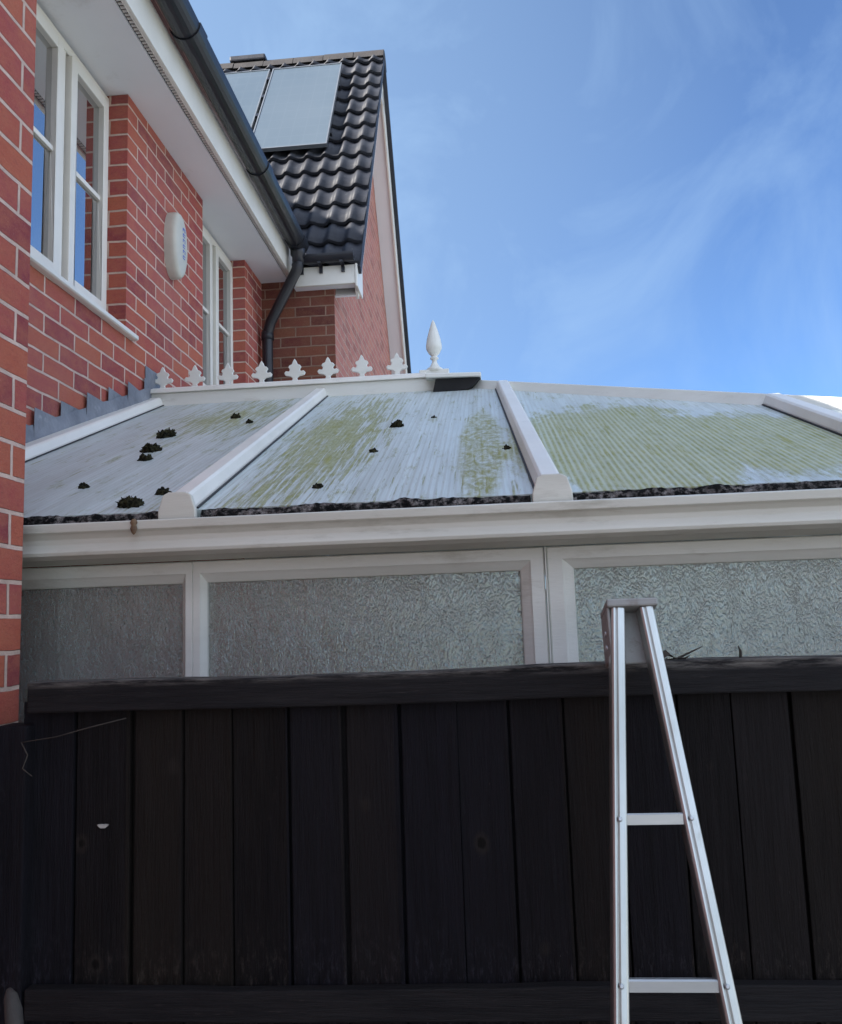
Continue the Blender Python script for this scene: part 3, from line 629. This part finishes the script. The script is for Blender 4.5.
# ------------------------------------------------------------------ fence
fence=thing('fence','black stained closeboard timber fence in front of the conservatory','fence')
b=MB(); x=-.945; i=0
while x<3.2:
    w=.106+random.uniform(-.008,.008); top=1.778; t0=1.6225+random.uniform(-.002,.003); ln=random.uniform(-.004,.004); tk=random.uniform(.002,.007)
    xa,xb=x+.0006,x+w-.0008-random.choice((.0030,.0034,.0040,.0048))
    b.add([(xa,t0+tk,.03),(xb,t0,.03),(xb,t0+.016,.03),(xa,t0+.016,.03),(xa+ln,t0+tk,top),(xb+ln,t0,top),(xb+ln,t0+.016,top),(xa+ln,t0+.016,top)],
      [(0,3,2,1),(4,5,6,7),(0,1,5,4),(1,2,6,5),(2,3,7,6),(3,0,4,7)])
    x+=w; i+=1
b.box((-.94,1.642,.03),(3.2,1.650,1.776))
b.build('board_panel',M['fence'],fence,bevel=.0015)
def wavy_rail(z0,z1,y0,y1,x0,x1,name):
    b=MB(); n=40; vs=[]
    for i in range(n+1):
        x=x0+(x1-x0)*i/n; d=(.005*(x+.9) if z0>1.7 else .008*(x+.9))+.003*sin(x*5)+random.uniform(-.0012,.0012); e=.002*sin(x*3+1)+random.uniform(-.001,.001)
        vs+=[(x,y0+e,z0+d*.5),(x,y1,z0+d*.5),(x,y1,z1+d),(x,y0+e,z1+d)]
    fs=[]
    for i in range(n):
        a=4*i
        for k_ in range(4): fs.append((a+k_,a+(k_+1)%4,a+4+(k_+1)%4,a+4+k_))
    fs+=[(0,1,2,3),(4*n,4*n+1,4*n+2,4*n+3)]
    b.add(vs,fs); return b.build(name,M['fence_rail'],fence,bevel=.003)
wavy_rail(1.757,1.815,1.596,1.655,-.925,3.1,'top_rail'); wavy_rail(1.190,1.245,1.594,1.6205,-.915,3.1,'rail'); wavy_rail(.35,.405,1.594,1.6205,-.915,3.1,'rail')
b=MB(); b.box((-.988,1.592,0),(-.922,1.655,1.735)); b.build('post',M['fence'],fence,bevel=.004)
b=MB(); b.box((2.0,1.657,0),(2.09,1.74,1.80)); b.build('post',M['fence'],fence,bevel=.004)
b=MB(); vs=[Vector((-.778+.0095*cos(t)*(1+.35*sin(3*t)),1.6230,1.537+.005*sin(t)*(1+.3*cos(2*t)))) for t in [2*pi*i/12 for i in range(12)]]
b.add(vs+[v+Vector((0,-.004,0)) for v in vs],[list(range(12,24))]+[(i,(i+1)%12,(i+1)%12+12,i+12) for i in range(12)]); b.build('knothole_spot',M['knothole'],fence)  # pale disc for a knothole, light through it put into the colour
b=MB(); b.tube([(-.93,1.588,1.704),(-.86,1.5885,1.713),(-.79,1.589,1.730),(-.72,1.590,1.745)],.0011,6); b.tube([(-.93,1.588,1.704),(-.915,1.586,1.68),(-.925,1.586,1.655),(-.905,1.586,1.64)],.0012,6); b.build('wire',M['twig'],fence)
# twig and leaf tuft on the fence top
t=thing('twig','dark dry twig with curled leaf lying on the fence top right of the ladder','twig')
b=MB(); b.tube([(.315,1.625,1.820),(.340,1.622,1.826),(.362,1.618,1.836),(.386,1.615,1.847)],[.003,.0025,.002,.0008],6); b.tube([(.34,1.622,1.826),(.352,1.612,1.826),(.360,1.605,1.832)],[.002,.0018,.0008],6); b.build('stem',M['twig'],t)
b=MB(); b.add([(.300,1.610,1.821),(.325,1.606,1.834),(.338,1.622,1.825),(.312,1.628,1.836),(.318,1.617,1.843)],[(0,1,4),(1,2,4),(2,3,4),(3,0,4)]); b.build('leaf',M['twig'],t)
b=MB(); b.tube([(.455,1.62,1.819),(.456,1.62,1.836),(.452,1.619,1.846)],[.003,.0025,.001],6); tag(b.build('moss_sprig',M['twig']),'tiny dark sprig standing on the fence top to the right of the twig','sprig')

# ------------------------------------------------------------------ ladder
lad=thing('ladder','aluminium ladder tapering to a grey top cap, leaning on the black fence','ladder')
LE=radians(15); LT=Vector((.240,1.497,1.917)); LD=Vector((0,-sin(LE),-cos(LE))); LN=Vector((0,-cos(LE),sin(LE)))  # LN towards the viewer
def lw(s): return .0245+.0905*s       # half spacing of stile centres at distance s from the top
SL=1.983
for s_ in (-1,1):
    a=LT+Vector((s_*lw(-.004),0,0))+LD*-.004; c_=LT+Vector((s_*lw(SL),0,0))+LD*SL
    d=(c_-a).normalized(); sd=d.cross(LN).normalized()
    w,t=.0125,.017
    pr=[(-w,-t),(w,-t),(w,t*.62),(w*.88,t*.9),(w*.62,t),(w*.40,t),(w*.34,t*.86),(w*.16,t*.86),(w*.10,t),(-w*.62,t),(-w*.88,t*.9),(-w,t*.62)]
    b=MB(); b.prism(pr,a,sd,LN,c_-a); st=b.build('stile',M['alu'],lad,bevel=.0012)
    b=MB(); b.box((c_.x-.022,c_.y-.03,0),(c_.x+.022,c_.y+.03,.045)); b.build('rubber_foot',M['rubber'],st,bevel=.004)
for i in range(1,9):
    s_=.343+(i-1)*.233
    if s_>SL-.05: break
    p=LT+LD*s_; hw=lw(s_)-.0105
    b=MB(); b.prism([(-.013,-.009),(.013,-.009),(.013,.0065),(.010,.009),(.0075,.009),(.0065,.005),(.005,.005),(.004,.009),(-.004,.009),(-.005,.005),(-.0065,.005),(-.0075,.009),(-.010,.009),(-.013,.0065)],p-Vector((hw,0,0)),LN,(0,sin(LE)*.0+0,1),Vector((2*hw,0,0))); rg=b.build('rung',M['rung'],lad)
    for s2 in (-1,1):
        rp=p+Vector((s2*(hw+.0105),0,0))+LN*.0165
        b=MB(); b.tube([rp,rp+LN*.0025,rp+LN*.0035],[.0042,.0038,.002],10); b.build('rivet',M['rung'],rg)
# top cap: moulded hood round the stile heads, open below
b=MB(); cw=.044
def capbox(x0,x1,n0,n1,s0,s1):
    P=LT
    vs=[P+Vector((x,0,0))+LN*n+LD*s_ for s_ in (s0,s1) for x,n in ((x0,n0),(x1,n0),(x1,n1),(x0,n1))]
    b.add(vs,[(0,1,2,3),(7,6,5,4),(0,4,5,1),(1,5,6,2),(2,6,7,3),(3,7,4,0)])
capbox(-cw,cw,-.075,.022,-.018,-.004)
capbox(-cw,-cw+.006,-.075,.012,-.0055,.085); capbox(cw-.006,cw,-.075,-.02,-.0055,.05)
capbox(-cw+.0065,cw-.0065,-.030,-.022,-.0055,.088)
b.build('top_cap',M['cap'],lad,bevel=.004)
b=MB(); 
for s_ in (.035,.06): b.tube([LT+Vector((-cw-.003,0,0))+LD*s_+LN*-.02,LT+Vector((-cw+.001,0,0))+LD*s_+LN*-.02],.005,8)
b.build('bolt',M['rung'],lad)
# weathered stick end in the bottom left corner
b=MB(); b.tube([(-.30,.85,.0),(-.788,1.36,1.225),(-.818,1.394,1.300),(-.828,1.402,1.318),(-.836,1.409,1.327)],[.014,.014,.014,.011,.004],10); tag(b.build('wooden_stick',M['stick']),'weathered grey wooden stick leaning in the bottom left corner below the fence post','stick')

# ------------------------------------------------------------------ light, sky, camera
SE,SAZ=radians(33),radians(240)
sv=Vector((sin(SAZ)*cos(SE),cos(SAZ)*cos(SE),sin(SE)))
ld=bpy.data.lights.new('sun','SUN'); ld.energy=3.0; ld.angle=radians(.5); ld.color=(1,.94,.86)
lo=bpy.data.objects.new('sun',ld); COL.objects.link(lo); lo.rotation_euler=(-sv).to_track_quat('-Z','Y').to_euler(); lo.location=(-6,-4,9)
w=bpy.data.worlds.new('World'); S.world=w; w.use_nodes=True; nt=w.node_tree; bg=nt.nodes['Background']
sk=nt.nodes.new('ShaderNodeTexSky'); sk.sky_type='NISHITA'; sk.sun_disc=False; sk.sun_elevation=SE; sk.sun_rotation=SAZ; sk.ozone_density=2.2; sk.air_density=.9; sk.dust_density=.15
tc=nt.nodes.new('ShaderNodeTexCoord'); mp=nt.nodes.new('ShaderNodeMapping'); mp.inputs['Scale'].default_value=(1.6,1.0,1.25); mp.inputs['Rotation'].default_value=(.35,.5,.2); mp.inputs['Location'].default_value=(.3,.2,.1)
nt.links.new(tc.outputs['Generated'],mp.inputs[0])
nz=nt.nodes.new('ShaderNodeTexNoise'); nz.inputs['Scale'].default_value=2.3; nz.inputs['Detail'].default_value=9; nz.inputs['Roughness'].default_value=.58; nz.inputs['Distortion'].default_value=.8
nt.links.new(mp.outputs[0],nz.inputs['Vector'])
mr=nt.nodes.new('ShaderNodeMapRange'); mr.inputs[1].default_value=.44; mr.inputs[2].default_value=.70; mr.inputs[3].default_value=.14; mr.inputs[4].default_value=.50; nt.links.new(nz.outputs['Fac'],mr.inputs[0])
mx=nt.nodes.new('ShaderNodeMix'); mx.data_type='RGBA'; dv=nt.nodes.new('ShaderNodeVectorMath'); dv.operation='DOT_PRODUCT'; dv.inputs[1].default_value=Vector((-.62,.70,.35)).normalized(); nt.links.new(tc.outputs['Generated'],dv.inputs[0])
mv=nt.nodes.new('ShaderNodeMapRange'); mv.inputs[1].default_value=.55; mv.inputs[2].default_value=1.0; mv.inputs[4].default_value=.62; nt.links.new(dv.outputs['Value'],mv.inputs[0])
av=nt.nodes.new('ShaderNodeMath'); av.operation='ADD'; av.use_clamp=True; nt.links.new(mr.outputs[0],av.inputs[0]); nt.links.new(mv.outputs[0],av.inputs[1])
nt.links.new(av.outputs[0],mx.inputs[0]); tn=nt.nodes.new('ShaderNodeMix'); tn.data_type='RGBA'; tn.blend_type='MULTIPLY'; tn.inputs[0].default_value=1; tn.inputs[7].default_value=(.275,.40,.565,1); nt.links.new(sk.outputs[0],tn.inputs[6]); nt.links.new(tn.outputs[2],mx.inputs[6]); mx.inputs[7].default_value=(1.30,1.95,2.85,1)
# bright cloud bank added behind the viewer, out of frame, to light the house
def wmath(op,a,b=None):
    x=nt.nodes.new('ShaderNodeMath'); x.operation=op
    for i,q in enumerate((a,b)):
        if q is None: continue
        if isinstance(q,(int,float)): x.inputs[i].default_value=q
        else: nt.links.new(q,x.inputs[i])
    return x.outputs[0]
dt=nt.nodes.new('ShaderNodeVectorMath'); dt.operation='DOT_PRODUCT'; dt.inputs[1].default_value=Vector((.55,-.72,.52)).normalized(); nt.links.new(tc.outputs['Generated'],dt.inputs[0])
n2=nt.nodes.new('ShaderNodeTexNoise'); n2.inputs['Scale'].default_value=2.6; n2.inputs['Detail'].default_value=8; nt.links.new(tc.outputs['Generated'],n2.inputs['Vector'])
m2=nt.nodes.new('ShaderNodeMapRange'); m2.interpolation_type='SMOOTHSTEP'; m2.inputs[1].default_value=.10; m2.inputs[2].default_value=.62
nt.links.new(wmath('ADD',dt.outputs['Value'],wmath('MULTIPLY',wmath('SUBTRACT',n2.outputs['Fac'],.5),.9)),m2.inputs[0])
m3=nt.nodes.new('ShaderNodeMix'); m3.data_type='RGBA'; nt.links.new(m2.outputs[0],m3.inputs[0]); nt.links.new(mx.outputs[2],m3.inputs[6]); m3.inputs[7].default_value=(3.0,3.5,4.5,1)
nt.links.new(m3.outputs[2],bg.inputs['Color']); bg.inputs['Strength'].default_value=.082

cd=bpy.data.cameras.new('camera'); co=bpy.data.objects.new('camera',cd); COL.objects.link(co); S.camera=co
p,r,yaw=radians(7.2),radians(2.0),radians(4.75)
F=Vector((-sin(yaw)*cos(p),cos(yaw)*cos(p),sin(p))); R0=Vector((cos(yaw),sin(yaw),0)); U0=R0.cross(F)
R=R0*cos(r)-U0*sin(r); Uc=U0*cos(r)+R0*sin(r)
m=Matrix((R,Uc,-F)).transposed().to_4x4(); m.translation=(0,0,1.92); co.matrix_world=m
cd.sensor_fit='AUTO'; cd.sensor_width=36; cd.lens=830/1024*36; cd.clip_end=2000; cd.clip_start=.02

S.render.engine='CYCLES'; S.cycles.use_denoising=True; S.cycles.max_bounces=8; S.cycles.caustics_reflective=False; S.cycles.caustics_refractive=False
vs_=S.view_settings; vs_.view_transform='Standard'; vs_.look='None'; vs_.gamma=1; vs_.exposure=2.1; vs_.use_curve_mapping=False
